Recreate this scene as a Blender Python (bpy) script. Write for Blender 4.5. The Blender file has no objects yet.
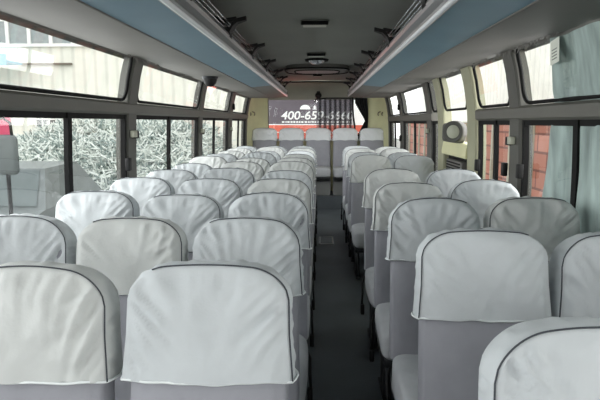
import bpy, bmesh, math, random
from mathutils import Vector, noise, Matrix
R = math.radians
sc = bpy.context.scene
C = sc.collection
random.seed(7)

# ------------------------------------------------------------------ materials
def lin(c):
    return tuple(((v/255)/12.92 if v/255 <= .04045 else ((v/255+.055)/1.055)**2.4) for v in c) + (1,)

def mat(name, col, rough=.6, metal=0, bump=0, bscale=60, var=0, vscale=6, stretch=(1,1,1), spec=.5, emit=0, crease=0):
    m = bpy.data.materials.new(name); m.use_nodes = True
    nt = m.node_tree; b = nt.nodes['Principled BSDF']
    c = lin(col)
    b.inputs['Roughness'].default_value = rough
    b.inputs['Metallic'].default_value = metal
    b.inputs['Specular IOR Level'].default_value = spec
    tc = nt.nodes.new('ShaderNodeTexCoord'); mp = nt.nodes.new('ShaderNodeMapping')
    mp.inputs['Scale'].default_value = stretch
    nt.links.new(tc.outputs['Object'], mp.inputs['Vector'])
    n = nt.nodes.new('ShaderNodeTexNoise'); n.inputs['Scale'].default_value = vscale; n.inputs['Detail'].default_value = 4
    nt.links.new(mp.outputs[0], n.inputs['Vector'])
    r = nt.nodes.new('ShaderNodeValToRGB')
    v = max(var, .02)
    r.color_ramp.elements[0].position = .3; r.color_ramp.elements[1].position = .7
    r.color_ramp.elements[0].color = tuple(x*(1-v) for x in c[:3])+(1,)
    r.color_ramp.elements[1].color = tuple(min(1, x*(1+v)) for x in c[:3])+(1,)
    nt.links.new(n.outputs['Fac'], r.inputs['Fac']); nt.links.new(r.outputs['Color'], b.inputs['Base Color'])
    if bump:
        n2 = nt.nodes.new('ShaderNodeTexNoise'); n2.inputs['Scale'].default_value = bscale; n2.inputs['Detail'].default_value = 3
        nt.links.new(mp.outputs[0], n2.inputs['Vector'])
        bp = nt.nodes.new('ShaderNodeBump'); bp.inputs['Strength'].default_value = bump; bp.inputs['Distance'].default_value = .01
        nt.links.new(n2.outputs['Fac'], bp.inputs['Height']); nt.links.new(bp.outputs[0], b.inputs['Normal'])
    if crease:
        n3 = nt.nodes.new('ShaderNodeTexNoise'); n3.noise_type = 'RIDGED_MULTIFRACTAL'; n3.inputs['Scale'].default_value = 5; n3.inputs['Detail'].default_value = 3
        n3.inputs['Distortion'].default_value = 1.2
        nt.links.new(mp.outputs[0], n3.inputs['Vector'])
        bp2 = nt.nodes.new('ShaderNodeBump'); bp2.inputs['Strength'].default_value = crease; bp2.inputs['Distance'].default_value = .012
        nt.links.new(n3.outputs['Fac'], bp2.inputs['Height']); nt.links.new(bp.outputs[0], bp2.inputs['Normal']); nt.links.new(bp2.outputs[0], b.inputs['Normal'])
    if emit:
        b.inputs['Emission Color'].default_value = c; b.inputs['Emission Strength'].default_value = emit
    return m

M = {}
M['cap'] = mat('cap_cloth', (190,195,197), .9, bump=.25, bscale=28, var=.05, vscale=5, spec=.2, crease=.8)
M['cap2'] = mat('cap_cloth_warm', (193,196,194), .9, bump=.25, bscale=28, var=.06, vscale=4, spec=.2, crease=.8)
M['caprear'] = mat('cap_cloth_rear_brightened', (222,226,228), .9, bump=.25, bscale=28, var=.05, vscale=5, spec=.2, crease=.6)  # same cloth, colour brightened to make up for weak light at the rear
M['cover'] = mat('cover_cloth', (150,151,157), .95, bump=.3, bscale=22, var=.07, vscale=9, spec=.15, crease=.7)
M['cushion'] = mat('cushion_cloth', (178,181,184), .95, bump=.3, bscale=20, var=.07, vscale=9, spec=.15, crease=.7)
M['piping'] = mat('piping', (62,66,72), .8)
M['hem'] = mat('hem_thread', (225,230,230), .9)
M['black'] = mat('black_plastic', (11,11,12), .6, spec=.3)
M['rubber'] = mat('black_rubber', (9,9,9), .7, spec=.2)
M['creamp'] = mat('cream_pillar', (158,158,132), .6, var=.05)
M['floor'] = mat('floor_vinyl', (84,91,95), .5, bump=.15, bscale=90, var=.15, vscale=3)
M['legm'] = mat('leg_metal', (50,52,54), .45, metal=.6)
M['pillar'] = mat('pillar_grey', (74,74,68), .55, var=.05)
M['rail'] = mat('rail_grey', (92,91,84), .55, var=.05)
M['cream'] = mat('cream_panel', (216,215,172), .6, var=.05)
M['ceil'] = mat('ceiling_felt', (138,140,134), .9, bump=.1, bscale=120, var=.05, vscale=2)
M['cove'] = mat('cove_panel', (150,150,138), .7, var=.05)
M['rackgrey'] = mat('rack_grey', (108,107,102), .7, var=.03)
M['rackblue'] = mat('rack_blue', (96,132,148), .5, var=.06, vscale=3)
M['lip'] = mat('lip_silver', (152,154,156), .3, metal=.3)
M['lipw'] = mat('lip_white_edge', (222,226,228), .3)
M['chrome'] = mat('chrome', (190,192,195), .2, metal=.9)
M['gridp'] = mat('vent_grille', (176,160,158), .6)
M['latch'] = mat('latch_beige', (176,178,160), .5)
M['under'] = mat('lower_wall', (120,122,120), .8, var=.05)
M['ground'] = mat('ground', (150,150,145), .95, bump=.4, bscale=4, var=.15, vscale=2)
M['stick'] = mat('sticks_pale', (222,228,222), .8, var=.2, vscale=40)
M['stickd'] = mat('sticks_grey', (140,155,150), .8, var=.2, vscale=40)
M['mound'] = mat('mound_core', (112,128,122), .95, bump=.5, bscale=8, var=.3)
M['shedwin'] = mat('shed_glass', (150,160,160), .3, var=.1)
M['white'] = mat('white_paint', (245,246,242), .6)
M['awning'] = mat('awning_blue', (120,180,205), .6, var=.1)
M['brown'] = mat('beam_brown', (120,112,100), .7)
M['cargrey'] = mat('car_grey', (104,112,112), .4, var=.1)
M['carglass'] = mat('car_glass', (88,100,100), .15)
M['pink'] = mat('pink_plastic', (240,90,130), .5)
M['red'] = mat('banner_red_glow', (238,120,100), .7, var=.25, vscale=5, emit=.25)  # daylight glow put into the red, the banner is no light source
M['banner'] = mat('banner_grey', (120,112,122), .7, var=.06)
M['btext'] = mat('banner_white_glow', (250,250,250), .6, emit=.35)  # white print and stripes, with brightness added as a glow
M['curt'] = mat('drape_greygreen', (160,176,172), .9, bump=.3, bscale=14, var=.35, vscale=9, stretch=(1,1.6,.35))
M['blackcloth'] = mat('black_cloth', (20,20,23), .95)
M['paper'] = mat('paper_tag', (232,236,225), .7)
M['paperink'] = mat('paper_ink', (120,124,120), .7)
M['concrete'] = mat('panel_light', (200,200,190), .8)

def ribbed(name, col, axis, scale, depth=.3, dark=.8):
    m = mat(name, col, .6, var=.06, vscale=1.5); nt = m.node_tree; b = nt.nodes['Principled BSDF']
    tc = nt.nodes.new('ShaderNodeTexCoord'); w = nt.nodes.new('ShaderNodeTexWave')
    w.bands_direction = axis; w.inputs['Scale'].default_value = scale
    nt.links.new(tc.outputs['Object'], w.inputs['Vector'])
    mx = nt.nodes.new('ShaderNodeMix'); mx.data_type = 'RGBA'; mx.blend_type = 'MULTIPLY'
    r = nt.nodes.new('ShaderNodeValToRGB')
    r.color_ramp.elements[0].color = (dark,dark,dark,1); r.color_ramp.elements[0].position = 0
    r.color_ramp.elements[1].color = (1,1,1,1); r.color_ramp.elements[1].position = .35
    nt.links.new(w.outputs['Fac'], r.inputs['Fac'])
    mx.inputs['Factor'].default_value = 1
    src = b.inputs['Base Color'].links[0].from_socket
    nt.links.new(src, mx.inputs['A']); nt.links.new(r.outputs[0], mx.inputs['B'])
    nt.links.new(mx.outputs['Result'], b.inputs['Base Color'])
    bp = nt.nodes.new('ShaderNodeBump'); bp.inputs['Strength'].default_value = depth; bp.inputs['Distance'].default_value = .04
    nt.links.new(w.outputs['Fac'], bp.inputs['Height']); nt.links.new(bp.outputs[0], b.inputs['Normal'])
    return m
M['shed'] = ribbed('shed_corrugated', (240,240,228), 'X', .7, .4, .86)
M['shedR'] = ribbed('shed_corrugated_side', (244,245,236), 'Y', .6, .3, .9)
M['bricky'] = ribbed('container_red', (196,112,92), 'Y', 1.1, .6, .6)

def brick_mat():
    m = mat('red_block', (196,112,92)); nt = m.node_tree; b = nt.nodes['Principled BSDF']
    tc = nt.nodes.new('ShaderNodeTexCoord'); mp = nt.nodes.new('ShaderNodeMapping'); mp.inputs['Rotation'].default_value = (R(90),0,R(90))
    nt.links.new(tc.outputs['Object'], mp.inputs['Vector'])
    sep = nt.nodes.new('ShaderNodeSeparateXYZ'); cmb = nt.nodes.new('ShaderNodeCombineXYZ')
    nt.links.new(tc.outputs['Object'], sep.inputs[0])
    nt.links.new(sep.outputs['Y'], cmb.inputs['X']); nt.links.new(sep.outputs['Z'], cmb.inputs['Y'])
    br = nt.nodes.new('ShaderNodeTexBrick'); nt.links.new(cmb.outputs[0], br.inputs['Vector'])
    br.inputs['Color1'].default_value = lin((192,126,106)); br.inputs['Color2'].default_value = lin((170,108,90)); br.inputs['Mortar'].default_value = lin((120,70,60))
    br.inputs['Scale'].default_value = 1; br.inputs['Brick Width'].default_value = 1.1; br.inputs['Row Height'].default_value = .42; br.inputs['Mortar Size'].default_value = .03
    nt.links.new(br.outputs['Color'], b.inputs['Base Color'])
    return m
M['block'] = brick_mat()

def glass(name, tint=(1,1,1), g=.09, fog=.0, fogcol=(.8,.85,.82,1)):
    m = bpy.data.materials.new(name); m.use_nodes = True; nt = m.node_tree; nt.nodes.clear()
    o = nt.nodes.new('ShaderNodeOutputMaterial'); t = nt.nodes.new('ShaderNodeBsdfTransparent'); t.inputs[0].default_value = tint+(1,)
    gl = nt.nodes.new('ShaderNodeBsdfGlossy'); gl.inputs['Roughness'].default_value = .02
    mx = nt.nodes.new('ShaderNodeMixShader'); lw = nt.nodes.new('ShaderNodeLayerWeight'); lw.inputs[0].default_value = .25
    ma = nt.nodes.new('ShaderNodeMath'); ma.operation = 'MULTIPLY_ADD'; ma.inputs[1].default_value = .12; ma.inputs[2].default_value = g
    nt.links.new(lw.outputs['Fresnel'], ma.inputs[0]); nt.links.new(ma.outputs[0], mx.inputs[0])
    nt.links.new(t.outputs[0], mx.inputs[1]); nt.links.new(gl.outputs[0], mx.inputs[2])
    last = mx
    if fog:
        d = nt.nodes.new('ShaderNodeBsdfDiffuse'); d.inputs[0].default_value = fogcol
        m2 = nt.nodes.new('ShaderNodeMixShader'); m2.inputs[0].default_value = fog
        nt.links.new(mx.outputs[0], m2.inputs[1]); nt.links.new(d.outputs[0], m2.inputs[2]); last = m2
    nt.links.new(last.outputs[0], o.inputs[0])
    return m
M['glass'] = glass('window_glass', (.96,.98,.975), .02)
M['glassR'] = glass('window_glass_rear', (.95,.97,.97), .01)

def sheer():
    m = bpy.data.materials.new('sheer_dark_curtain'); m.use_nodes = True; nt = m.node_tree; b = nt.nodes['Principled BSDF']
    b.inputs['Roughness'].default_value = .9
    tc = nt.nodes.new('ShaderNodeTexCoord'); w = nt.nodes.new('ShaderNodeTexWave'); w.bands_direction = 'X'; w.inputs['Scale'].default_value = 3.6
    w.inputs['Distortion'].default_value = .6
    nt.links.new(tc.outputs['Object'], w.inputs['Vector'])
    r = nt.nodes.new('ShaderNodeValToRGB'); r.color_ramp.elements[0].color = lin((28,30,36)); r.color_ramp.elements[1].color = lin((120,124,132))
    nt.links.new(w.outputs['Fac'], r.inputs['Fac']); nt.links.new(r.outputs[0], b.inputs['Base Color'])
    tr = nt.nodes.new('ShaderNodeBsdfTransparent'); mx = nt.nodes.new('ShaderNodeMixShader')
    r2 = nt.nodes.new('ShaderNodeValToRGB'); r2.color_ramp.elements[0].color = (.9,.9,.9,1); r2.color_ramp.elements[1].color = (.45,.45,.45,1)
    nt.links.new(w.outputs['Fac'], r2.inputs['Fac']); nt.links.new(r2.outputs[0], mx.inputs[0])
    nt.links.new(tr.outputs[0], mx.inputs[1]); nt.links.new(b.outputs[0], mx.inputs[2])
    nt.links.new(mx.outputs[0], nt.nodes['Material Output'].inputs[0])
    return m
M['sheer'] = sheer()

# ------------------------------------------------------------------ mesh helpers
class MB:
    def __init__(s): s.v = []; s.f = []; s.sm = []
    def add(s, vs, fs, smooth=False):
        o = len(s.v); s.v += [tuple(v) for v in vs]
        for f in fs: s.f.append(tuple(i+o for i in f)); s.sm.append(smooth)
    def box(s, x0, x1, y0, y1, z0, z1, rot=None, c=None):
        vs = [Vector((x,y,z)) for x in (x0,x1) for y in (y0,y1) for z in (z0,z1)]
        if rot is not None:
            c = Vector(c or ((x0+x1)/2,(y0+y1)/2,(z0+z1)/2)); vs = [rot @ (v-c) + c for v in vs]
        s.add(vs, [(0,1,3,2),(4,6,7,5),(0,4,5,1),(2,3,7,6),(0,2,6,4),(1,5,7,3)])
    def rbox(s, x0, x1, y0, y1, z0, z1, r=.01, seg=2):
        bm = bmesh.new(); bmesh.ops.create_cube(bm, size=1)
        for v in bm.verts: v.co = Vector(((x0+x1)/2+v.co.x*(x1-x0), (y0+y1)/2+v.co.y*(y1-y0), (z0+z1)/2+v.co.z*(z1-z0)))
        bmesh.ops.bevel(bm, geom=bm.edges[:], offset=r, segments=seg, profile=.5, affect='EDGES')
        bm.verts.index_update()
        s.add([v.co[:] for v in bm.verts], [[v.index for v in f.verts] for f in bm.faces], True); bm.free()
    def tube(s, pts, r, n=6, closed=False, flat=None):
        pts = [Vector(p) for p in pts]; m = len(pts); rings = []
        up = Vector((0,0,1)); prev = None
        for i, p in enumerate(pts):
            a = pts[(i-1) % m] if (closed or i) else p; b = pts[(i+1) % m] if (closed or i < m-1) else p
            t = (b-a); t = t.normalized() if t.length > 1e-9 else Vector((0,0,1))
            if prev is None:
                k = up if abs(t.dot(up)) < .9 else Vector((1,0,0)); u = t.cross(k).normalized()
            else:
                u = prev - t*prev.dot(t); u = u.normalized() if u.length > 1e-6 else t.orthogonal().normalized()
            prev = u; w = t.cross(u)
            rr = r[i] if isinstance(r, (list,tuple)) else r
            rings.append([p + u*math.cos(2*math.pi*j/n)*rr + w*math.sin(2*math.pi*j/n)*rr for j in range(n)])
        vs = [v for rg in rings for v in rg]; fs = []
        for i in range(m if closed else m-1):
            k = (i+1) % m
            for j in range(n): fs.append((i*n+j, i*n+(j+1) % n, k*n+(j+1) % n, k*n+j))
        if not closed: fs += [tuple(range(n))[::-1], tuple((m-1)*n+j for j in range(n))]
        s.add(vs, fs, True)
    def grid(s, fn, nu, nv, smooth=True):
        vs = [fn(i/nu, j/nv) for j in range(nv+1) for i in range(nu+1)]
        s.add(vs, [(j*(nu+1)+i, j*(nu+1)+i+1, (j+1)*(nu+1)+i+1, (j+1)*(nu+1)+i) for j in range(nv) for i in range(nu)], smooth)
    def extr(s, prof, y0, y1, cap=True):
        n = len(prof)
        vs = [(x,y0,z) for x,z in prof]+[(x,y1,z) for x,z in prof]
        fs = [(i,(i+1)%n,n+(i+1)%n,n+i) for i in range(n)]
        if cap: fs += [tuple(range(n))[::-1], tuple(range(n,2*n))]
        s.add(vs, fs)
    def lathe(s, prof, n=24, axis='Z', c=(0,0,0)):
        vs = []
        for r_, h in prof:
            for j in range(n):
                a = 2*math.pi*j/n; p = (r_*math.cos(a), r_*math.sin(a), h)
                if axis == 'Y': p = (p[0], p[2], p[1])
                if axis == 'X': p = (p[2], p[0], p[1])
                vs.append((p[0]+c[0], p[1]+c[1], p[2]+c[2]))
        m = len(prof)
        s.add(vs, [(i*n+j, i*n+(j+1)%n, (i+1)*n+(j+1)%n, (i+1)*n+j) for i in range(m-1) for j in range(n)], True)
    def mesh(s, name, m, merge=False):
        me = bpy.data.meshes.new(name); me.from_pydata(s.v, [], s.f)
        me.polygons.foreach_set('use_smooth', s.sm)
        bm = bmesh.new(); bm.from_mesh(me)
        if merge: bmesh.ops.remove_doubles(bm, verts=bm.verts[:], dist=1e-5)
        bmesh.ops.recalc_face_normals(bm, faces=bm.faces[:]); bm.to_mesh(me); bm.free()
        me.materials.append(M[m] if isinstance(m, str) else m); me.update()
        return me
    def obj(s, name, m, parent=None, loc=(0,0,0), merge=False):
        return link(name, s.mesh(name, m, merge), parent, loc)

def link(name, data, parent=None, loc=(0,0,0), rot=(0,0,0)):
    o = bpy.data.objects.new(name, data); C.objects.link(o); o.parent = parent; o.location = loc; o.rotation_euler = rot
    return o
def tag(o, label, cat=None, group=None, kind=None):
    if label: o['label'] = label
    if cat: o['category'] = cat
    if group: o['group'] = group
    if kind: o['kind'] = kind
    return o
def empty(name, loc=(0,0,0), rot=(0,0,0)): return link(name, None, None, loc, rot)
def struct(o, label=None):
    o['kind'] = 'structure'
    if label: o['label'] = label
    return o
def seam(name, o): return o

# ------------------------------------------------------------------ layout numbers
XL, XR, XC = -1.22, 1.14, -.04      # inner faces of the side walls, centre line
Y0, Y1 = -1.6, 9.5                  # front opening (behind the camera), rear wall
H = 1.42
def wallx(side, z):                  # inner face of the side wall at height z (tumblehome)
    pr = [(0,0),(.8,.0),(1.2,.006),(1.5,.02),(1.7,.055),(1.83,.09),(2.0,.17)]
    z = max(0, min(2.0, z))
    for (a,da),(b,db) in zip(pr, pr[1:]):
        if z <= b: d = da+(db-da)*(z-a)/(b-a); break
    return XL+d if side < 0 else XR-d

# ------------------------------------------------------------------ shell
b = MB(); b.box(XL-.12, XR+.12, Y0, Y1+.1, -.08, 0); tag(struct(b.obj('floor', 'floor')), 'dark grey vinyl aisle floor of the coach')
b = MB(); b.box(XL+.01, XR-.01, 8.78, Y1, 0, .22); struct(b.obj('floor_platform', 'floor'), 'dark raised step under the rear bench seats')
# ceiling
prof = [(-1.27,1.84),(-1.17,2.02),(-.95,2.07),(-.7,2.085),(-.4,2.10),(XC,2.11),(.32,2.10),(.62,2.085),(.87,2.07),(1.09,2.02),(1.19,1.84)]
out = [(x*1.03, z+.05) for x,z in prof][::-1]
b = MB(); b.extr(prof+out, Y0, 9.22); struct(b.obj('ceiling', 'ceil'), 'dark grey curved felt ceiling')
# rear cove + header + corner walls + rear wall
def cove(u, v):
    y = 9.2+.3*math.sin(v*math.pi/2)**1.0; z = 2.09-.27*(1-math.cos(v*math.pi/2)); return ((-1.2+2.32*u), y, z-.03*(2*u-1)**2)
b = MB(); b.grid(cove, 24, 8); b.box(-1.25,1.17,9.5,9.56,1.80,2.15); o = struct(b.obj('trim_1', 'cove'), 'grey moulded header panel above the rear window')
b = MB(); b.tube([(-1.0+1.92*i/16+0, 9.19, 2.085-.03*(i/8-1)**2) for i in range(17)], .013, 8); struct(b.obj('trim_2', 'rubber'), 'black rubber joint strip between ceiling and rear header')
def corner(side):
    xw = wallx(side, 1.0)
    def fn(u, v):
        z = 0+1.95*v; x1 = -.905 if side < 0 else .80
        a = u*math.pi/2; xo = wallx(side, z)
        return (xo+(x1-xo)*(1-math.cos(a)), 8.88+.6*math.sin(a), z)
    b = MB(); b.grid(fn, 12, 14)
    return b
struct(corner(-1).obj('wall_rear_left', 'cream'), 'cream rear corner panel beside the window with red banner view')
struct(corner(1).obj('wall_rear_right', 'cream'), 'cream rear corner panel beside the black gathered curtain')
b = MB(); b.box(-1.3,1.25,9.5,9.56,0,1.12); struct(b.obj('wall_rear', 'cream'))
# rear window frame + pane
def rrect(x0,x1,z0,z1,r,n=5):
    pts=[]
    for cx,cz,a0 in ((x1-r,z1-r,0),(x0+r,z1-r,90),(x0+r,z0+r,180),(x1-r,z0+r,270)):
        for i in range(n+1):
            a=R(a0+90*i/n); pts.append((cx+r*math.cos(a), cz+r*math.sin(a)))
    return pts
wr = MB(); wr.box(-.90,.795,9.53,9.536,1.1,1.84); w = struct(wr.obj('window_rear', 'glassR'), 'wide rear window of the coach')
f = MB(); f.tube([(x,9.515,z) for x,z in rrect(-.905,.80,1.12,1.835,.06)], .012, 6, True); f.obj('window_frame', 'pillar', w)

# side walls
rails = {-1:(1.465,1.54), 1:(1.43,1.51)}
for side, nm in ((-1,'left'),(1,'right')):
    def fn(u, v, side=side):
        return (wallx(side, .86*v), Y0+(8.9-Y0)*u, .86*v)
    b = MB(); b.grid(fn, 1, 6); b.box(*( (XL-.1,XL-.001) if side<0 else (XR+.001,XR+.1)), Y0, 9.5, 0, .84)
    struct(b.obj('wall_'+nm, 'under'))
    # header above windows
    b = MB(); b.grid(lambda u,v: (wallx(side,1.80+.2*v), Y0+(9.3-Y0)*u, 1.80+.2*v), 1, 4)
    b.grid(lambda u,v: (wallx(side,1.80+.2*v)+side*.06, Y0+(9.5-Y0)*u, 1.80+.2*v), 1, 4)
    struct(b.obj('trim_%d' % (3 if side<0 else 4), 'rackgrey'))
    # rail (waist beam)
    z0, z1 = rails[side]; ys = [(Y0, 8.9)] if side<0 else [(Y0,3.92),(5.45,8.9)]
    b = MB()
    for ya,yb in ys:
        i = -side
        b.extr([(wallx(side,z0)+side*.05,z0),(wallx(side,z0)+i*.005,z0),(wallx(side,z0)+i*.022,z0+.012),(wallx(side,z1)+i*.022,z1-.014),(wallx(side,z1)+i*.005,z1),(wallx(side,z1)+side*.05,z1)], ya, yb)
    struct(b.obj('trim_%d' % (5 if side<0 else 6), 'rail'), 'grey horizontal beam between upper and lower windows, %s side' % nm)

tn = [7]
def pillar(side, ya, yb, m='pillar', label=None, dep=.016, z0=.8):
    def ring(y): pass
    zs = [z0,1.0,1.2,1.35,1.46,1.54,1.62,1.7,1.77,1.86]
    b = MB(); i = -side; n = len(zs); vs=[]
    for z in zs:
        x = wallx(side,z); e = .008
        vs += [(x+side*.06,ya,z),(x+i*(dep-.012),ya,z),(x+i*dep,ya+e,z),(x+i*dep,yb-e,z),(x+i*(dep-.012),yb,z),(x+side*.06,yb,z)]
    fs = [(k*6+j,k*6+(j+1)%6,(k+1)*6+(j+1)%6,(k+1)*6+j) for k in range(n-1) for j in range(6)]
    b.add(vs, fs)
    o = struct(b.obj('trim_%d' % tn[0], m), label); tn[0]+=1
    return o
pl = [(-1.5,-1.38),(.1,.22),(1.6,1.72),(3.34,3.5),(5.33,5.5),(7.06,7.34),(8.74,8.9)]
pl[5] = (7.09,7.36)
for k,(a,c) in enumerate(pl): pillar(-1, a, c)
pr = [(-1.5,-1.38,'pillar'),(.9,1.02,'pillar'),(3.08,3.24,'pillar'),(3.93,4.16,'creamp'),(4.95,5.18,'creamp'),(5.48,5.72,'pillar'),(7.36,7.62,'pillar'),(8.8,8.92,'pillar')]
for a,c,m in pr: pillar(1, a, c, m)

wn = [1]
def window(side, ya, yb, mull=None, upper=True, lower=True, ztop=1.84, label=None, latch=True):
    """one bay: an upper pane above the beam and a lower sliding pair below it"""
    i = -side; z0, z1 = rails[side]; T = lambda z, d=0: wallx(side, z)+side*d
    g = MB()
    if upper:
        g.grid(lambda u,v: (T(z1+(ztop-z1)*v,.006), ya+(yb-ya)*u, z1+(ztop-z1)*v), 1, 6)
    if lower:
        g.grid(lambda u,v: (T(.84+(z0-.84)*v,.012), ya+(yb-ya)*u, .84+(z0-.84)*v), 1, 5)
    w = struct(g.obj('window_%d' % wn[0], 'glass'), label); wn[0]+=1
    if upper:
        pts = rrect(ya+.012, yb-.012, z1+.012, ztop-.008, .07)
        dens = []
        for (p,q),(p2,q2) in zip(pts, pts[1:]+pts[:1]):
            for k in range(3): dens.append((p+(p2-p)*k/3, q+(q2-q)*k/3))
        f = MB(); f.tube([(T(z,.004),y,z) for y,z in dens], .010, 6, True); f.obj('upper_frame', 'rubber', w)
    if lower:
        f = MB()
        for (za,zb) in ((z0-.028,z0),(.84,.87)):
            f.extr([(T(za,.022),za),(T(za,-.004),za),(T(zb,-.004),zb),(T(zb,.022),zb)], ya, yb)
        for (a,c) in ((ya,ya+.015),(yb-.03,yb)):
            for k in range(6):
                za=.84+(z0-.84)*k/6; zb=.84+(z0-.84)*(k+1)/6
                f.extr([(T(za,.022),za),(T(za,-.006),za),(T(zb,-.006),zb),(T(zb,.022),zb)], a, c)
        f.obj('sash_frame', 'rubber', w)
        if mull:
            f = MB()
            for k in range(6):
                za=.84+(z0-.84)*k/6; zb=.84+(z0-.84)*(k+1)/6
                f.extr([(T(za,.01),za),(T(za,-.012),za),(T(zb,-.012),zb),(T(zb,.01),zb)], mull-.022, mull+.022)
            f.obj('mullion', 'rubber', w)
    return w
def latches(w, side, y, z, kind):
    i = -side; x = wallx(side, z)+i*.016
    f = MB()
    if kind == 'beige':
        f.rbox(min(x,x+i*.03), max(x,x+i*.03), y-.03, y+.03, z-.022, z+.022, .006)
        f.obj('catch', 'latch', w)
        f = MB(); f.rbox(min(x,x+i*.02), max(x,x+i*.02), y+.032, y+.09, z-.03, z+.02, .006); f.obj('catch_knob', 'black', w)
    elif kind == 'black':
        f.rbox(min(x,x+i*.03), max(x,x+i*.03), y-.022, y+.022, z-.04, z+.04, .006); f.obj('window_handle', 'black', w)
lw = []
for ya,yb,m,lb in [(-1.38,.1,None,None),(.22,1.6,None,None),(1.72,3.34,2.56,'sliding side window nearest on the left, showing scrap heap and added car'),(3.5,5.33,4.3,'second left side window showing the scrap heap'),
                (5.5,7.09,6.15,'third left side window beyond the black dome camera'),(7.36,8.74,8.0,'last left side window beside the cream corner')]:
    lw.append(window(-1, ya, yb, m, label=lb))
latches(lw[3], -1, 3.40, 1.345, 'beige'); latches(lw[2], -1, 3.3, 1.16, 'black')
latches(lw[4], -1, 5.42, 1.33, 'beige'); latches(lw[3], -1, 5.29, 1.05, 'black')
latches(lw[5], -1, 7.2, 1.33, 'beige'); latches(lw[4], -1, 7.06, 1.05, 'black')
rw = []
for ya,yb,m,lb in [(-1.38,.9,None,None),(1.02,3.06,2.42,'nearest right side window half covered by grey-green drape'),(3.24,3.9,3.52,'short right side window showing red blocks behind mullion'),(5.72,7.36,6.5,'right side window beyond the cream control panel'),(7.62,8.8,8.2,'last right side window beside the cream corner')]:
    rw.append(window(1, ya, yb, m, label=lb))
rw.append(window(1, 4.18, 4.95, None, lower=False, label='short upper window above the round gauge'))
rw.append(window(1, 5.2, 5.48, None, label='narrow window strip between cream and grey pillars'))
latches(rw[2], 1, 3.16, 1.315, 'beige'); latches(rw[1], 1, 3.02, 1.15, 'black'); latches(rw[2], 1, 3.27, 1.14, 'black')
latches(rw[3], 1, 5.6, 1.33, 'beige'); latches(rw[2], 1, 3.83, 1.12, 'black'); latches(rw[4], 1, 7.5, 1.2, 'black'); latches(rw[4], 1, 7.5, 1.62, 'black'); latches(lw[5], -1, 7.25, 1.62, 'black')

# cream mid panel with shelf, gauge and recessed box
b = MB()
b.box(XR-.005, XR+.06, 4.16, 4.97, .0, .98)
b.extr([(XR+.05,1.14),(XR-.03,1.14),(XR-.034,1.16),(XR-.022,1.25),(XR+.05,1.26)], 4.16, 4.97)
struct(b.obj('wall_panel', 'cream'), 'cream wall panel with shelf between two cream pillars')
b = MB(); b.box(XR+.03, XR+.05, 4.16, 4.97, .98, 1.14); struct(b.obj('trim_30','rubber'), 'black recess under the cream shelf')
t = tag(empty('vent_box', (XR-.005,4.56,.985)), 'pale slatted box inside the black recess of the cream panel', 'vent')
b = MB(); b.rbox(-.02,.03,-.25,.25,0,.12,.01); b.obj('housing','rackgrey',t)
b = MB()
for k in range(4): b.box(-.026,-.018,-.22,.22,.02+k*.024,.032+k*.024)
b.obj('slats','rubber',t)
t = tag(empty('round_gauge', (XR-.03,4.53,1.35)), 'round cream faced gauge in a grey housing on the cream shelf', 'gauge')
b = MB(); b.rbox(-.05,.05,-.18,.26,-.098,.06,.03,3); b.obj('housing','pillar',t)
b = MB(); b.lathe([(.0,-.075),(.055,-.075),(.075,-.088),(.083,-.085),(.085,-.06),(.085,0)],28,'X'); o=b.obj('bezel','pillar',t,(0,-.06,-.005)); o.rotation_euler=(0,0,R(52)); o.location=(-.03,-.2,-.005)
b = MB(); b.lathe([(.0,-.079),(.05,-.079),(.052,-.076)],28,'X'); 
b.box(-.082,-.078,-.004,.004,0,.04)
o=b.obj('dial_face','latch',t,(-.03,-.2,-.005)); o.rotation_euler=(0,0,R(52))

# coat hooks on cream corners
for nm,x,y,lb in (('coat_hook',-1.155,9.18,'small pair of hooks on left cream rear corner'),('coat_hook',1.035,9.28,'small pair of hooks on right cream rear corner')):
    t = tag(empty(nm,(x,y,1.57)), lb, 'hook', 'coat hooks at the rear')
    for k in (-1,1):
        b = MB(); s_=1 if x<0 else -1
        b.tube([(s_*-.02,0,.02),(s_*.01,-.03,.015),(s_*.03,-.05,-.005),(s_*.03,-.05,-.03),(s_*.02,-.035,-.04)], .009, 6)
        b.obj('hook','brown',t,(k*.03,k*.03*s_*.6,0))

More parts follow.
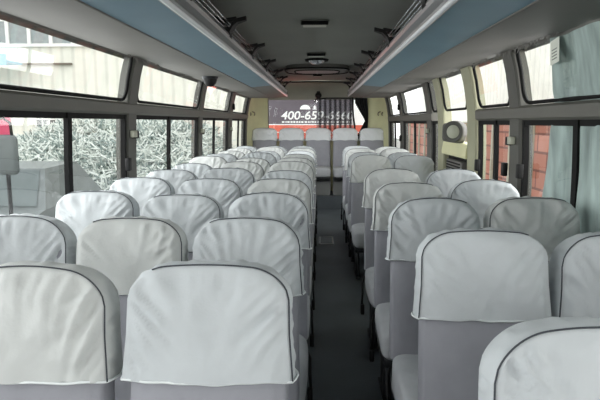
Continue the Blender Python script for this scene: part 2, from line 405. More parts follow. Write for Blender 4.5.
# ------------------------------------------------------------------ luggage racks
def rack(side, lab):
    t = tag(empty('luggage_rack', (0,0,0)), lab, 'luggage rack')
    lx = -.53 if side<0 else .45          # lip
    ox = -.77 if side<0 else .69          # blue outer edge
    wx = wallx(side, 1.81)+(-side)*.004
    i = -side; E = 8.7
    b = MB(); b.extr([(wx,1.808),(ox,1.802),(ox,1.83),(wx,1.84)], Y0, E); 
    b.extr([(ox,1.802),(lx,1.824),(lx,1.85),(ox,1.83)], 6.1, E)
    b.obj('underside','rackgrey',t)
    b = MB(); b.extr([(ox,1.802),(lx+side*.003,1.824),(lx+side*.003,1.85),(ox,1.83)], Y0, 6.1); b.obj('blue_panel','rackblue',t)
    b = MB(); b.tube([(ox,Y0,1.803),(ox,E,1.803)], .006, 6); b.obj('seam_strip','rackgrey',t)
    P = [(lx+side*.01,1.820),(lx+i*.008,1.822),(lx+i*.02,1.838),(lx+i*.018,1.85),(lx+i*.006,1.862),(lx+i*.004,1.89),(lx+i*.014,1.905),(lx+i*.008,1.92),(lx+side*.01,1.92)]
    b = MB(); b.extr(P, Y0, E); b.obj('front_lip','lip',t)
    b = MB(); b.tube([(lx+i*.005,Y0,1.826),(lx+i*.005,E,1.826)], .011, 8)
    b.obj('white_edge','lipw',t)
    b = MB()
    for zz,dx in ((1.945,.0),(1.965,-.006),(1.985,-.012)): b.tube([(lx-side*-dx+side*.01,Y0,zz),(lx+side*.01-side*-dx,8.5,zz)], .0045, 6)
    b.obj('rail','chrome',t)
    ys = [.15,1.2,2.4,3.6,4.7,5.7,6.6,7.5,8.3] if side>0 else [.1,1.15,2.2,3.2,4.25,5.3,6.3,7.2,8.1]
    for y in ys:
        b = MB()
        def sec(pts):
            for (x,z,wd) in pts: pass
            vs=[];n=len(pts)
            for (x,z,wd) in pts:
                vs += [(x,y-wd,z-.008),(x,y+wd,z-.008),(x,y+wd,z+.014),(x,y-wd,z+.014)]
            b.add(vs,[(k*4+j,k*4+(j+1)%4,(k+1)*4+(j+1)%4,(k+1)*4+j) for k in range(n-1) for j in range(4)]+[(3,2,1,0),tuple((n-1)*4+j for j in range(4))])
        L = lx
        sec([(L+side*.2,2.06,.06),(L+side*.1,1.99,.06),(L+side*.03,1.935,.055),(L+i*.014,1.935,.05),(L+i*.03,1.965,.045),(L+i*.055,1.99,.035),(L+i*.105,2.005,.018)]); sec([(L+side*.1,2.01,.05),(L+side*.02,1.985,.05),(L+i*.05,2.0,.03)])
        b.box(min(L+side*.03,L+i*.014),max(L+side*.03,L+i*.014),y-.04,y+.04,1.90,1.955)
        b.obj('bracket','black',t)
    # end cap
    b = MB(); b.extr([(wx,1.80),(ox,1.796),(lx+i*.012,1.82),(lx+i*.012,1.925),(lx+side*.05,1.925),(wx,1.86)], E, E+.03); b.obj('end_cap','rackgrey',t)
    return t
rack(-1,'overhead luggage rack with blue underside along the left windows')
rack(1,'overhead luggage rack with blue underside along the right windows')

# torn sealing fringe along the rack edge at the windows
rnd = random.Random(3)
for side, segs, lb in ((-1,[(3.15,3.75),(4.3,4.75),(6.3,6.6)],'ragged dark fringe hanging under the left rack edge'),(1,[(2.45,3.25),(3.45,3.75),(4.3,4.6),(6.2,6.6)],'ragged dark fringe hanging under the right rack edge')):
    b = MB()
    for a,c in segs:
        y = a
        while y < c:
            w_ = rnd.uniform(.015,.05); h_ = rnd.uniform(.01,.05)
            x = wallx(side,1.8)-side*.03
            b.add([(x,y,1.812),(x,y+w_,1.812),(x-side*.004,y+w_*rnd.uniform(.3,1.3),1.807-h_)],[(0,1,2)])
            y += w_*rnd.uniform(.6,1.6)
    tag(b.obj('torn_fringe','rackgrey'), lb, 'fringe', kind='stuff')

# ------------------------------------------------------------------ ceiling fittings
def ceil_light(y, lb, w=.1):
    t = tag(empty('ceiling_light',(XC+.0,y,2.106)), lb, 'ceiling light', 'slim ceiling lights')
    b = MB(); b.rbox(-w,w,-.055,.055,-.03,.002,.012,3); b.obj('housing','ceil',t)
    b = MB(); b.rbox(-w+.008,w-.008,-.062,-.048,-.034,-.008,.005); b.obj('dark_edge','rubber',t)
    b = MB(); b.rbox(-w+.02,w-.02,-.04,.045,-.034,-.026,.003); b.obj('lens','concrete',t)
ceil_light(3.85,'slim oval ceiling light nearest the camera')
ceil_light(5.6,'slim oval ceiling light just ahead of the dome lamp')
ceil_light(8.0,'small slot light between air vent and rear header', .07)
t = tag(empty('dome_lamp',(XC,6.15,2.108)), 'round silver dome lamp on the ceiling before the air vent', 'lamp')
b = MB(); b.lathe([(.0,-.055),(.05,-.05),(.085,-.03),(.10,0)],24,'Z'); b.obj('lens','chrome',t)
b = MB(); b.lathe([(.095,-.02),(.125,-.022),(.135,0)],24,'Z'); b.obj('rim','rubber',t)
t = tag(empty('ceiling_vent',(XC,7.0,2.102)), 'wide air return vent with pinkish grille on ceiling', 'vent')
def ell(rx,ry,n=32,p=3.2):
    return [(math.copysign(abs(math.cos(2*math.pi*k/n))**(2/p),math.cos(2*math.pi*k/n))*rx, math.copysign(abs(math.sin(2*math.pi*k/n))**(2/p),math.sin(2*math.pi*k/n))*ry) for k in range(n)]
b = MB(); n=32
A=ell(.40,.46);B=ell(.38,.42);D=ell(.28,.30);
vs=[(x,y,0) for x,y in A]+[(x,y,-.045) for x,y in B]+[(x,y,-.055) for x,y in D]+[(x,y,-.02) for x,y in D]
b.add(vs,[(k*n+j,k*n+(j+1)%n,(k+1)*n+(j+1)%n,(k+1)*n+j) for k in range(3) for j in range(n)],True); b.obj('bezel','rackgrey',t)
b = MB(); b.tube([(x*1.0,y,-.045) for x,y in ell(.40,.44)],.010,6,True); b.tube([(x,y,-.054) for x,y in D],.012,6,True); b.obj('dark_gasket','rubber',t)
b = MB(); b.add([(x,y,-.03) for x,y in D],[tuple(range(n))])
for k in range(9):
    b.box(-.27,.27,-.25+k*.062,-.215+k*.062,-.052,-.04)
b.box(-.012,.012,-.28,.28,-.055,-.04)
b.obj('grille','gridp',t)
t = tag(empty('ball_camera',(XC+.01,9.40,1.87)), 'small black ball camera on the header above rear window', 'camera')
b = MB(); b.lathe([(.0,-.055),(.03,-.046),(.05,-.025),(.058,0),(.05,.025),(.03,.045),(0,.055)],20,'Z'); b.obj('ball','black',t)
b = MB(); b.rbox(-.03,.03,-.0,.05,-.02,.07,.01); b.obj('mount','black',t)
t = tag(empty('hanging_dome_camera',(-.94,4.68,1.802)), 'black dome camera hanging under the left luggage rack', 'camera')
b = MB(); b.lathe([(.0,-.085),(.03,-.078),(.05,-.055),(.058,-.03),(.06,.0)],20,'Z'); b.obj('dome','black',t)
b = MB(); b.lathe([(.0,-.022),(.066,-.02),(.07,0)],20,'Z'); b.obj('base','legm',t)

# floor hatch
b = MB()
for (x0,x1,y0,y1) in ((.0,.17,6.2,6.22),(.0,.17,6.6,6.62),(.0,.015,6.2,6.62),(.155,.17,6.2,6.62)): b.box(x0,x1,y0,y1,.0,.006)
tag(b.obj('floor_hatch','chrome'), 'thin metal outline of a small hatch in the aisle floor', 'hatch')

# ------------------------------------------------------------------ seats
def seat_meshes(w=.185, L=.672, T=.085, R_=.088, cap=.252, seed=0, side=1, WA=1.45, capmat='cap', crown=.018, rz=.075):
    """half-width w, backrest length L; returns dict of meshes; local frame before recline"""
    out = {}
    def hw(z): s = z/L; return w*(1.0-.05*s**2)
    def top(u):
        a = abs(u); c = 1-R_/w
        d = 0 if a < c else rz*(1-math.sqrt(max(0,1-((a-c)/(1-c))**2)))
        return L-d-crown*u*u
    NU = 48
    us = [math.sin((k/NU-.5)*math.pi) for k in range(NU+1)]
    us = [.35*a+.65*(2*k/NU-1) for k,a in enumerate(us)]
    us[0], us[-1] = -1, 1
    def wr(x, z, u, zt, z0, A):
        d = min((1-abs(u))*w, zt-z)
        wx_ = x+.03*noise.noise(Vector((x*6+seed, z*6, seed*2.1)))
        th = math.atan2(z-(L-.42), wx_); rr = math.hypot(wx_, z-(L-.42))
        n1 = noise.noise(Vector((th*11+seed*3.1, rr*3.5, seed*7.7)))
        n1b = noise.noise(Vector((th*24+seed*1.3, rr*5, seed*2.7)))
        fold = (.55-2.4*abs(n1))+.5*(.4-2*abs(n1b))
        msk = max(0, min(1, .45+1.5*noise.noise(Vector((th*2.2+seed*9, 4.4, seed)))))
        q1 = z*.8+abs(wx_)*.75; q2 = z-abs(wx_)
        sg_ = 1 if x > 0 else -1
        n4 = noise.noise(Vector((q2*26+seed*2, q1*3.5, seed*5+sg_*3)))
        cm = math.exp(-((abs(x)-w*.8)**2/(.06**2)+(z-(L-.12))**2/(.10**2)))
        n2 = noise.noise(Vector((x*7+z*6+seed*5, (x-z)*3, seed*1.9)))
        n3 = noise.noise(Vector((x*16-z*9+seed, z*13+x*8, seed*4.1)))
        e = min(1, max(0,d-.004)/.022)
        return A*e*(.002+fold*msk*.015*math.exp(-d/.055)+cm*(.5-2*abs(n4))*.014+n2*.012+(.4-abs(n3))*.006)
    def slab(zb, infl, A, NV, flare=0, hemwave=0, close_bottom=False):
        b = MB()
        def X(u, z): return u*(hw(z)+infl+flare*max(0,1-(z-zb)/.1)*.006)
        def ztop(u): return top(u)+infl
        def half(z): s=z/L; return (T/2)*(1.25-.35*s)+infl
        def zz(u, v):
            z0 = zb + (hemwave*noise.noise(Vector((u*3+seed, 9.1, seed))) if hemwave else 0)
            return z0+v*(ztop(u)-z0)
        def front(sg):
            vs=[]
            for j in range(NV+1):
                v=j/NV; v = v**.85
                for u in us:
                    z = zz(u,v); zt=ztop(u); d=min((1-abs(u))*w, zt-z)
                    bul = .022*(1-math.exp(-max(d,0)/.05))
                    y = sg*(half(z)+bul+ (wr(X(u,z),z,u,zt,zb,A)))
                    vs.append((X(u,z), y, z))
            b.add(vs,[(j*(NU+1)+i,j*(NU+1)+i+1,(j+1)*(NU+1)+i+1,(j+1)*(NU+1)+i) for j in range(NV) for i in range(NU)],True)
        front(-1); front(1)
        # gusset around left side, top, right side
        per = [(-1,(j/NV)**.85) for j in range(NV+1)] + [(u,1) for u in us[1:-1]] + [(1,(j/NV)**.85) for j in range(NV,-1,-1)]
        P = [(X(u,zz(u,v)), zz(u,v)) for u,v in per]
        nt_=6; vs=[]
        for k,(x,z) in enumerate(P):
            a=P[max(0,k-1)]; c=P[min(len(P)-1,k+1)]; tx,tz=c[0]-a[0],c[1]-a[1]; l=math.hypot(tx,tz) or 1
            nx,nz=-tz/l,tx/l
            if k==0 or k==len(P)-1: nz=0; nx=math.copysign(1,x)
            h=half(z)
            for m_ in range(nt_+1):
                s_=m_/nt_; bl=math.sin(math.pi*s_)*(.006+A*.006*noise.noise(Vector((k*.35+seed, s_*1.5, seed))))
                vs.append((x+nx*bl, -h+2*h*s_, z+nz*bl))
        W=nt_+1
        b.add(vs,[(k*W+m_,k*W+m_+1,(k+1)*W+m_+1,(k+1)*W+m_) for k in range(len(P)-1) for m_ in range(nt_)],True)
        pip=[(x*1.004,-half(z)-.0025,z+.001) for x,z in P]
        hem=[]
        for u in us: z=zz(u,0); hem.append((X(u,z),-(half(z)+.022*(1-math.exp(-max((1-abs(u))*w,0)/.05))+.001),z))
        # side hem
        z=zz(1,0); hem2=[(X(1,z),-half(z),z)]+[(X(1,z)+.01*math.sin(math.pi*k/4),-half(z)+half(z)*2*k/4,z) for k in range(1,5)]
        hem3=[(-p[0],p[1],p[2]) for p in hem2]
        return b, pip, [hem3[::-1]+hem[1:-1]+hem2]
    b,_,_ = slab(0, -.005, .45, 22); out['backrest'] = b.mesh('backrest','cover',True)
    b,pip,hems = slab(L-cap, .007, WA, 26, 1, .008); out['head_cover'] = b.mesh('head_cover',capmat,True)
    if side<0: pip=[(-x,y,z) for x,y,z in pip]
    b = MB(); n=len(pip); b.tube(pip[:int(n*.66)], .0019, 5); out['piping'] = b.mesh('piping','piping')
    b = MB(); b.tube([p for p in hems[0]], .0032, 5); out['hem'] = b.mesh('hem','hem')
    # body seam strip along aisle-side front edge
    return out, L
def cushion_mesh(w=.196, seed=0):
    b = MB()
    D=.47; zt=.155
    def fn(u,v):   # superquadric-like pillow wrap
        a=(u-.5)*2*math.pi; c=(v-.5)*math.pi
        def sp(t,p): return math.copysign(abs(t)**p,t)
        x=sp(math.cos(c),.25)*sp(math.cos(a),.22)*(w+.004); y=sp(math.cos(c),.25)*sp(math.sin(a),.3)*D/2; z=sp(math.sin(c),.35)*zt/2
        n=noise.noise(Vector((x*12+seed,y*9,z*14+seed)))*.006
        z+= .012*(1-(x/w)**2)*(1 if z>0 else 0)
        return (x+n, y+n-.25, z+zt/2+n+.30)
    b.grid(fn,48,24)
    return b.mesh('cushion','cushion',True)
def copy_seat(src, loc, rz=0, tilt=0):
    r_ = src.copy(); C.objects.link(r_); r_.location=loc; r_.rotation_euler=(0,0,rz)
    for ch in src.children:
        c=ch.copy(); C.objects.link(c); c.parent=r_
        for g_ in ch.children:
            d=g_.copy(); C.objects.link(d); d.parent=c
    return r_
REC = R(9)
def make_seat(kw, belt=0, seed=0, rear=False, side=1):
    t = empty('coach_seat')
    ms, L = seat_meshes(seed=seed, side=side, **kw)
    w_ = kw.get('w',.185)
    def p(nm, me, par, loc=(0,0,0), rot=(0,0,0)): return link(nm, me, par, loc, rot)
    br = p('backrest', ms['backrest'], t, (0,0,.42), (-REC,0,0))
    hc = p('head_cover', ms['head_cover'], t, (0,0,.42), (-REC,0,0))
    p('piping', ms['piping'], hc); p('hem', ms['hem'], hc)
    p('cushion', cushion_mesh(w_, seed), t, (0,0,0))
    b = MB(); b.rbox(-w_+.01,w_-.01,-.44,.02,.26,.31,.01); b.rbox(-w_+.02,w_-.02,-.0,.05,.30,.44,.01)
    b.obj('seat_frame','legm',t)
    if not rear:
        for s_ in (-1,1):
            b = MB(); b.box(s_*.14-.02,s_*.14+.02,-.38,-.04,0.002,.02); b.box(s_*.14-.016,s_*.14+.016,-.25,-.12,.02,.27); b.tube([(s_*.14,-.36,.02),(s_*.14,-.3,.15),(s_*.14,-.2,.26)],.014,6)
            b.obj('leg','legm',t)
    else:
        b = MB(); b.box(-w_,w_,-.36,.0,.002,.27); b.obj('bench_base','under',t)
    if belt:
        b = MB(); x=belt*(w_+.014)
        b.tube([(x-belt*.02,.02,.36),(x,-.03,.33),(x,-.06,.27),(x+belt*.004,-.07,.2)],.007,6)
        b.obj('seat_belt','black',t)
        b = MB(); b.rbox(x-.012,x+.012,-.09,-.05,.13,.2,.006); b.obj('belt_buckle','black',t)
    return t

protos = {}
for k in range(5):
    for side in (-1,1):
        for belt in (0,1):
            protos[(k,side,belt)] = None
def get_proto(k, side, belt):
    key=(k,side,belt)
    if protos[key] is None:
        if protos[(k,side,1-belt)] is not None and False: pass
        kw = dict(capmat='cap' if k not in (1,3) else 'cap2', crown=.016+.004*k, rz=.062+.006*(k%3))
        protos[key] = [make_seat(kw, (side*-1) if belt and False else (1 if side<0 else -1)*belt, seed=k*1.7+.3+(side+1)*4, side=side), False]
    return protos[key]
ORD = ['first','second','third','fourth','fifth','sixth','seventh','eighth','ninth','tenth','eleventh','twelfth','thirteenth']
rnd = random.Random(11)
PITCH = .41
TOPY = .42*0+.085     # forward offset of top front edge from the origin
def place(x, Ytop, k, side, belt, label, dz=0):
    pr_ = get_proto(k, side, belt)
    loc = (x+rnd.uniform(-.001,.001), Ytop-.07, dz)
    if not pr_[1]:
        o = pr_[0]; pr_[1]=True; o.location=loc; o.rotation_euler=(0,0,rnd.uniform(-.006,.006))
    else: o = copy_seat(pr_[0], loc, rnd.uniform(-.006,.006))
    tag(o, label, 'seat', 'cloth covered coach seats facing the camera')
    return o
# left block, three abreast
for r_ in range(11):
    Y = 1.197+.65*r_
    for c_ in range(3):
        if r_ == 0 and c_ == 2: continue      # outside the frame
        x = -.035-.205-PITCH*c_-(.014 if r_<2 else 0)-(.012 if r_==0 and c_==1 else 0)
        pos = ['aisle','middle','window'][c_]
        kk = rnd.randrange(5)
        if r_==0: kk=[0,3][c_]
        if r_==1: kk=[2,1,4][c_]
        lab = 'white-capped grey coach seat, %s place, %s row from camera, left block' % (pos, ORD[r_])
        place(x, Y, kk, -1, 1 if c_==0 else 0, lab, -.01+rnd.uniform(-.008,.012))
# right block, two abreast
for r_ in range(9):
    Y = .92+.68*r_ if r_ < 5 else 5.2+.66*(r_-5)
    if r_ == 8: Y = 7.2
    for c_ in range(2):
        x = .285+.2+PITCH*c_+.005
        pos = ['aisle','window'][c_]
        kk = rnd.randrange(5)
        if r_==1: kk=[0,2][c_]
        lab = 'white-capped grey coach seat, %s place, %s row from camera, right block' % (pos, ORD[r_])
        place(x, Y, kk, 1, 1 if c_==0 else 0, lab, (-.03 if r_==0 else rnd.uniform(-.008,.012)))
# rear bench of five
rp = None
for c_ in range(5):
    x = -1.255+.24+.07+.458*c_
    kw=dict(w=.207,L=.67,T=.09,R_=.085,cap=.2,crown=.014,rz=.06,capmat=M['caprear'])
    if rp is None: rp=make_seat(kw,0,seed=3.3,rear=True); o=rp
    else: o=copy_seat(rp,(0,0,0))
    o.location=(x+.0, 9.2, .222)
    o.rotation_euler=(0,0,0)
    names=['leftmost rear bench seat beside the left cream corner','rear bench seat second from left, below red and grey banner','middle rear bench seat at the end of the aisle','rear bench seat second from right, below the sheer striped curtain','rightmost rear bench seat below the black gathered curtain']
    tag(o, names[c_], 'seat', 'rear bench seats')
for pr_ in protos.values():
    if pr_ and not pr_[1]:
        for ch in list(pr_[0].children_recursive)+[pr_[0]]: bpy.data.objects.remove(ch)

# ------------------------------------------------------------------ curtains
def pleat(name, m, x0, x1, y, z0, z1, n, amp, label, taper=None, cat='curtain', sidewise=False):
    b = MB()
    def fn(u,v):
        z=z0+(z1-z0)*v; a=x0; c=x1
        if taper: a,c=taper(v)
        s_=a+(c-a)*u; d=amp*math.sin(u*n*2*math.pi+noise.noise(Vector((u*4,v*2,3)))*2)
        return (y+d, s_, z) if sidewise else (s_, y+d, z)
    b.grid(fn, n*10, 16)
    return tag(b.obj(name, m), label, cat)
pleat('rear_curtain','sheer', -.06,.58, 9.46, 1.13,1.81, 12,.008,'sheer dark striped curtain over the middle of rear window')
b = MB()
b.tube([(-.10,9.45,1.76),(-.07,9.45,1.81),(.1,9.45,1.825),(.57,9.45,1.825)],.012,6)
b.tube([(.565,9.45,1.82),(.56,9.45,1.7),(.575,9.45,1.5),(.60,9.45,1.35),(.60,9.45,1.2)],.017,6)
tag(b.obj('curtain_cord','blackcloth'),'black edge band along top and side of the sheer rear curtain','curtain band')
def tp(v):
    # bunch: wide at the top, pulled to the right lower down
    if v>.82: a=.60+.0*(1-v)
    elif v>.45: a=.62+(.82-v)*.42
    else: a=.775-(.45-v)*.35
    return a, .80+.03*math.sin(v*3)
pleat('rear_curtain','blackcloth', .6,.8, 9.44, 1.13,1.83, 5,.012,'black gathered curtain at right edge of rear window', tp)
# side drape over near right window, hung between glass and beam
def tp2(v): return 1.35, 2.74-.10*(v)
b = MB()
def fn(u,v):
    z=.88+(1.80-.88)*v; ya=1.25; yb=2.80-.20*v
    y=ya+(yb-ya)*u; return (wallx(1,z)+.006+.014*math.sin(u*23+noise.noise(Vector((u*5,v*2,1)))*3)*(1 if abs(z-1.47)>.06 else .4), y, z)
b.grid(fn,110,20)
tag(b.obj('window_drape','curt'),'grey-green drape hanging over nearest right side window','curtain')
t = tag(empty('paper_tag',(wallx(1,1.735)-.02,2.545,1.735),(0,0,0)),'small white paper tag hanging on the grey-green drape','tag')
b = MB(); b.box(-.001,.001,-.045,.045,-.055,.055,Matrix.Rotation(R(-8),3,'X')); b.obj('paper','paper',t)
b = MB()
for k in range(4): b.box(-.0025,-.0012,-.025,.025,-.035+k*.014,-.031+k*.014,Matrix.Rotation(R(-8),3,'X'),(0,0,0))
b.obj('printed_lines','paperink',t)

# ------------------------------------------------------------------ outside
G = -.95
b = MB(); b.box(-60,60,-30,80,G-.2,G); struct(b.obj('ground','ground'))
# big pale shed, left
t = tag(empty('shed_building',(-14,22,G)),'pale corrugated shed with a strip of high windows beyond left windows','building')
b = MB(); b.box(-25,14.2,0,6,0,9); b.obj('wall','shed',t)
zb, zt = 4.53-G, 5.40-G
b = MB(); b.box(-12,4.9,-.06,0,zb,zt); b.obj('glazing','shedwin',t)
b = MB()
b.box(-12,5.0,-.12,0,zb-.12,zb); b.box(-12,5.0,-.10,0,zt,zt+.06)
for k in range(16):
    xx = 1.6+.88*k-9; b.box(xx,xx+.13,-.13,0,zb,zt)
b.obj('window_bars','white',t)
b = MB(); b.box(1.0,3.9,-.14,0,4.69-G-.0,4.62-G+.02) if False else b.box(1.9,4.0,-.14,0,3.70-G,3.77-G); b.obj('pipe','brown',t)
b = MB(); b.box(2.35,3.5,-.05,0,1.2-G,1.85-G); b.obj('dark_window','carglass',t)
b = MB()
for k in range(5): b.box(2.35+k*.28,2.40+k*.28,-.09,0,1.2-G,1.85-G)
b.box(2.35,3.55,-.09,0,1.5-G,1.56-G); b.obj('low_window_bars','white',t)
t = tag(empty('blue_awning',(-13.2,21.4,3.68)),'small light blue awning on the pale shed wall','awning')
b = MB(); b.extr([(-1.6,0),(1.25,0),(1.25,.08),(-1.6,.08)],-.7,.4); b.obj('canopy','awning',t)
b = MB(); b.box(-1.6,1.25,-.72,-.69,-.12,.3); b.obj('valance','awning',t)
# scrap heap
def hh(x,y):
    e = max(0,1-((x+5.0)/(3.3 if x>-5.0 else 4.6))**4)*(1 if x>-5.5 else max(.3,1-(-5.5-x)*.2))*max(0,1-((y-13.5)/3.4)**2)
    return e
b = MB(); b.grid(lambda u,v: (-9.8+8.1*u, 10.1+6.8*v, G+2.35*hh(-9.8+8.1*u,10.1+6.8*v)**.6+.12*noise.noise(Vector((u*9,v*9,0)))), 30, 24)
t = b.obj('scrap_heap','mound'); tag(t,'tall heap of tangled pale scrap sticks outside left windows','heap',kind='stuff')
for mm,N,sd in (('stick',11000,5),('stickd',4500,6)):
    q = random.Random(sd); b = MB()
    for _ in range(N):
        x=q.uniform(-9.7,-1.75); y=q.uniform(10.0,13.6); e=hh(x,y)
        z=G+2.35*e**.6+q.uniform(-.05,.22)
        if z<G+.1: continue
        l=q.uniform(.15,.55); a=q.uniform(0,math.pi*2); el=q.gauss(.35,.5); r_=q.uniform(.007,.02)
        d=Vector((math.cos(a)*math.cos(el),math.sin(a)*math.cos(el)*.6,math.sin(el)))*l/2; p=Vector((x,y,z))
        s1=d.cross(Vector((0,1,.3))).normalized()*r_; s2=d.cross(s1).normalized()*r_
        vs=[p-d+s1,p-d-s1*.5+s2,p-d-s1*.5-s2,p+d+s1,p+d-s1*.5+s2,p+d-s1*.5-s2]
        b.add(vs,[(0,1,4,3),(1,2,5,4),(2,0,3,5)])
    o=b.obj('scrap_sticks',mm,t); o['kind']='stuff'
# car added between bus and heap, standing in for dark window reflections
def car(loc, rz):
    t = tag(empty('added_car',loc,(0,0,rz)),'grey car added outside the nearest left window for a dark outline','car')
    prof_ = [(-2.1,.35),(-2.15,.7),(-1.9,.85),(-1.1,.95),(-.5,1.42),(.9,1.45),(1.6,.98),(2.1,.9),(2.15,.35)]
    b = MB(); vs=[]
    for k,(x,z) in enumerate(prof_):
        wd=.85 if z<1.1 else .66
        vs+=[(x,-wd,z),(x,wd,z)]
    n=len(prof_); b.add(vs,[(2*k,2*k+1,2*k+3,2*k+2) for k in range(n-1)]+[tuple(2*k for k in range(n)),tuple(2*k+1 for k in range(n))[::-1],(0,1,2*n-1,2*n-2)]); b.obj('car_body','cargrey',t)
    b = MB()
    for s_ in (-1,1):
        b.add([(-.95,s_*.80,1.0),(-.45,s_*.685,1.36),(.15,s_*.685,1.38),(.15,s_*.80,1.0)],[(0,1,2,3)]); b.add([(.22,s_*.80,1.0),(.22,s_*.685,1.38),(.85,s_*.685,1.38),(1.35,s_*.80,1.0)],[(0,1,2,3)])
    b.add([(-1.08,-.72,.99),(-1.08,.72,.99),(-.54,.6,1.4),(-.54,-.6,1.4)],[(0,1,2,3)]); 
    b.add([(1.56,-.7,1.02),(1.56,.7,1.02),(.94,.6,1.43),(.94,-.6,1.43)],[(0,1,2,3)])
    b.obj('car_windows','carglass',t)
    for x in (-1.35,1.35):
        for y in (-.8,.8):
            b=MB(); b.lathe([(.0,-.1),(.2,-.1),(.32,-.09),(.34,-.05),(.34,.05),(.32,.09),(.2,.1),(0,.1)],20,'Y'); b.obj('wheel','rubber',t,(x,y,.34))
    return t
ca = car((-4.85,8.35,G+.0), R(90)); ca.scale = (.76,1.08,1.18)
t = tag(empty('wing_mirror',(-3.75,6.35,G)),'tall grey wing mirror with loop bracket at left edge of view','mirror')
b = MB(); b.rbox(-.12,.14,-.05,.05,1.74,2.22,.06,3); b.obj('mirror_head','cargrey',t)
b = MB(); b.tube([(.0,0,0),(.0,0,1.75)],.025,8); b.tube([(.08,0,2.2),(.07,0,2.36),(-.02,0,2.42),(-.1,0,2.38),(-.12,0,2.2)],.018,8); b.obj('bracket','black',t)
b = MB(); b.rbox(-.16,.02,.08,.12,2.1,2.62,.03,2); b.obj('pink_tag','pink',t)
# right side: red block wall and pale shed
b = MB(); b.box(0,.4,-8,34,0,1.40-G-.02)
t = empty('block_wall',(5,0,G)); tag(t,'red block wall along the right side outside','wall')
b.obj('wall_blocks','block',t)
b = MB()
for k in range(26): b.box(-.07,0,-6+k*1.45,-5.9+k*1.45,0,1.36-G)
b.box(-.05,.45,-8,34,1.38-G,1.43-G)
b.obj('posts_and_coping','latch',t)
t = tag(empty('shed_building',(9,10,G)),'white corrugated shed above the red block wall outside','building')
b = MB(); b.box(0,5,-20,40,0,12); b.obj('wall','shedR',t)
# rear banner, on a board behind the bus
t = tag(empty('banner_board',(0,10.3,G)),'grey banner with white phone number and red stripe behind rear window','banner')
b = MB(); b.box(-1.07,.60,0,.05,1.43-G-.05,2.1-G); b.obj('grey_board','banner',t)
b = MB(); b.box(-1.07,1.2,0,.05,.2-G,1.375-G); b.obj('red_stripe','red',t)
b = MB(); b.box(.60,1.2,0,.05,1.43-G-.05,2.1-G); b.box(-1.07,1.2,-.004,.05,1.362-G,1.380-G); b.box(-1.07,1.2,-.004,.05,1.22-G,1.235-G); b.obj('white_stripes_glow_board','btext',t)  # first box is a glowing board added for the bright gap beside the curtain
b = MB(); b.box(-1.2,-1.07,-.01,.06,0,2.1-G); b.box(1.2,1.3,-.01,.06,0,2.1-G); b.obj('post','white',t)
def text(body, size, loc, shear=0, m='btext', par=None, name='lettering', sx=1):
    cu = bpy.data.curves.new(name,'FONT'); cu.body=body; cu.size=size; cu.extrude=.004; cu.shear=shear; cu.offset=.003; cu.align_x='LEFT'
    o = bpy.data.objects.new('tmp',cu); C.objects.link(o)
    dg = bpy.context.evaluated_depsgraph_get(); me = bpy.data.meshes.new_from_object(o.evaluated_get(dg))
    bpy.data.objects.remove(o)
    me.materials.clear(); me.materials.append(M[m])
    q = link(name, me, par, loc, (R(90),0,0)); q.scale=(sx,1,1)
    return q
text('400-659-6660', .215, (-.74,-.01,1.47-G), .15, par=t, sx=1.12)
b = MB()
N_=14; vs=[(-.28,-.008,1.655-G)]+[(-.28+.10*math.cos(math.pi*k/N_),-.008,1.655-G+.085*math.sin(math.pi*k/N_)) for k in range(N_+1)]
b.add(vs,[(0,k,k+1) for k in range(1,N_+1)])
b.box(-.14,-.06,-.01,-.004,1.655-G,1.67-G); b.box(-.13,-.07,-.01,-.004,1.69-G,1.705-G); b.box(-.11,-.09,-.01,-.004,1.655-G,1.73-G)
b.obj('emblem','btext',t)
b = MB(); q=random.Random(2); x=-.72
while x<.9:
    w_=q.uniform(.02,.05); b.box(x,x+w_,-.008,-.004,1.405-G,1.435-G); x+=w_+q.uniform(.01,.02)
b.obj('small_print','btext',t)

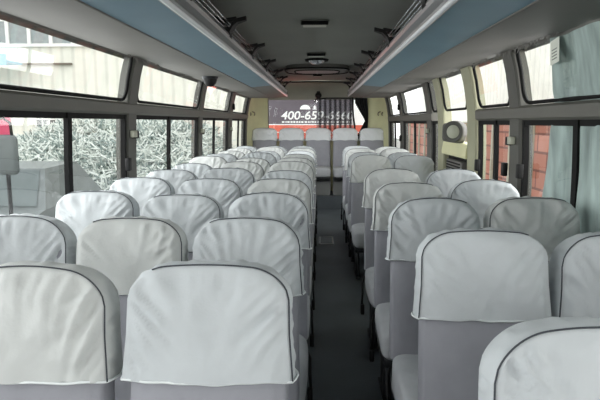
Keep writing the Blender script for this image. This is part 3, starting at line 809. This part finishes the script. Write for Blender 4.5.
# ------------------------------------------------------------------ light
w = bpy.data.worlds.new('World'); sc.world=w; w.use_nodes=True
nt=w.node_tree; bg=nt.nodes['Background']
sky=nt.nodes.new('ShaderNodeTexSky'); sky.sky_type='HOSEK_WILKIE'; sky.turbidity=9; sky.sun_direction=(.2,-.5,.85)
mx=nt.nodes.new('ShaderNodeMix'); mx.data_type='RGBA'; mx.inputs['Factor'].default_value=.9
nt.links.new(sky.outputs[0],mx.inputs['A']); mx.inputs['B'].default_value=(1.0,1.0,1.0,1)
nt.links.new(mx.outputs['Result'],bg.inputs['Color']); bg.inputs['Strength'].default_value=2.3
def area(name, loc, rot, sx, sy, e, col=(1,1,1)):
    l=bpy.data.lights.new(name,'AREA'); l.shape='RECTANGLE'; l.size=sx; l.size_y=sy; l.energy=e; l.color=col
    o=bpy.data.objects.new(name,l); C.objects.link(o); o.location=loc; o.rotation_euler=rot; return o
area('daylight_left',(-1.6,3.6,1.55),(0,R(-78),0),.9,9,120,(1,1,1))
area('daylight_right',(1.55,3.6,1.55),(0,R(78),0),.9,9,110,(1,1,1))
area('windscreen_daylight',(0,-1.5,1.6),(R(82),0,0),2.2,1.1,11,(1,1,1))
area('banner_reflection_fill',(-.45,9.0,1.62),(R(-140),0,R(20)),.25,.15,.7,(1,.25,.2))  # added red light standing in for the banner's reflection on the left rack
sl=bpy.data.lights.new('rear_fill_spot','SPOT'); sl.energy=75; sl.spot_size=R(66); sl.spot_blend=.7; sl.shadow_soft_size=.15  # added fill spot that brightens the rear bench, set at the ceiling fitting
so=bpy.data.objects.new('rear_fill_spot',sl); C.objects.link(so); so.location=(XC,5.6,2.03); so.rotation_euler=(R(60),0,0)

# ------------------------------------------------------------------ camera
cam = bpy.data.cameras.new('Camera'); co = bpy.data.objects.new('Camera',cam); C.objects.link(co)
cam.sensor_width=36; cam.lens=540/600*36; cam.clip_start=.02; cam.clip_end=300
th=math.atan(78/540); ps=math.atan(20*math.cos(th)/540)
co.location=(0,0,H); co.rotation_euler=(math.pi/2-th,0,ps)
sc.camera=co
sc.view_settings.view_transform='Standard'; sc.view_settings.look='None'; sc.view_settings.exposure=0
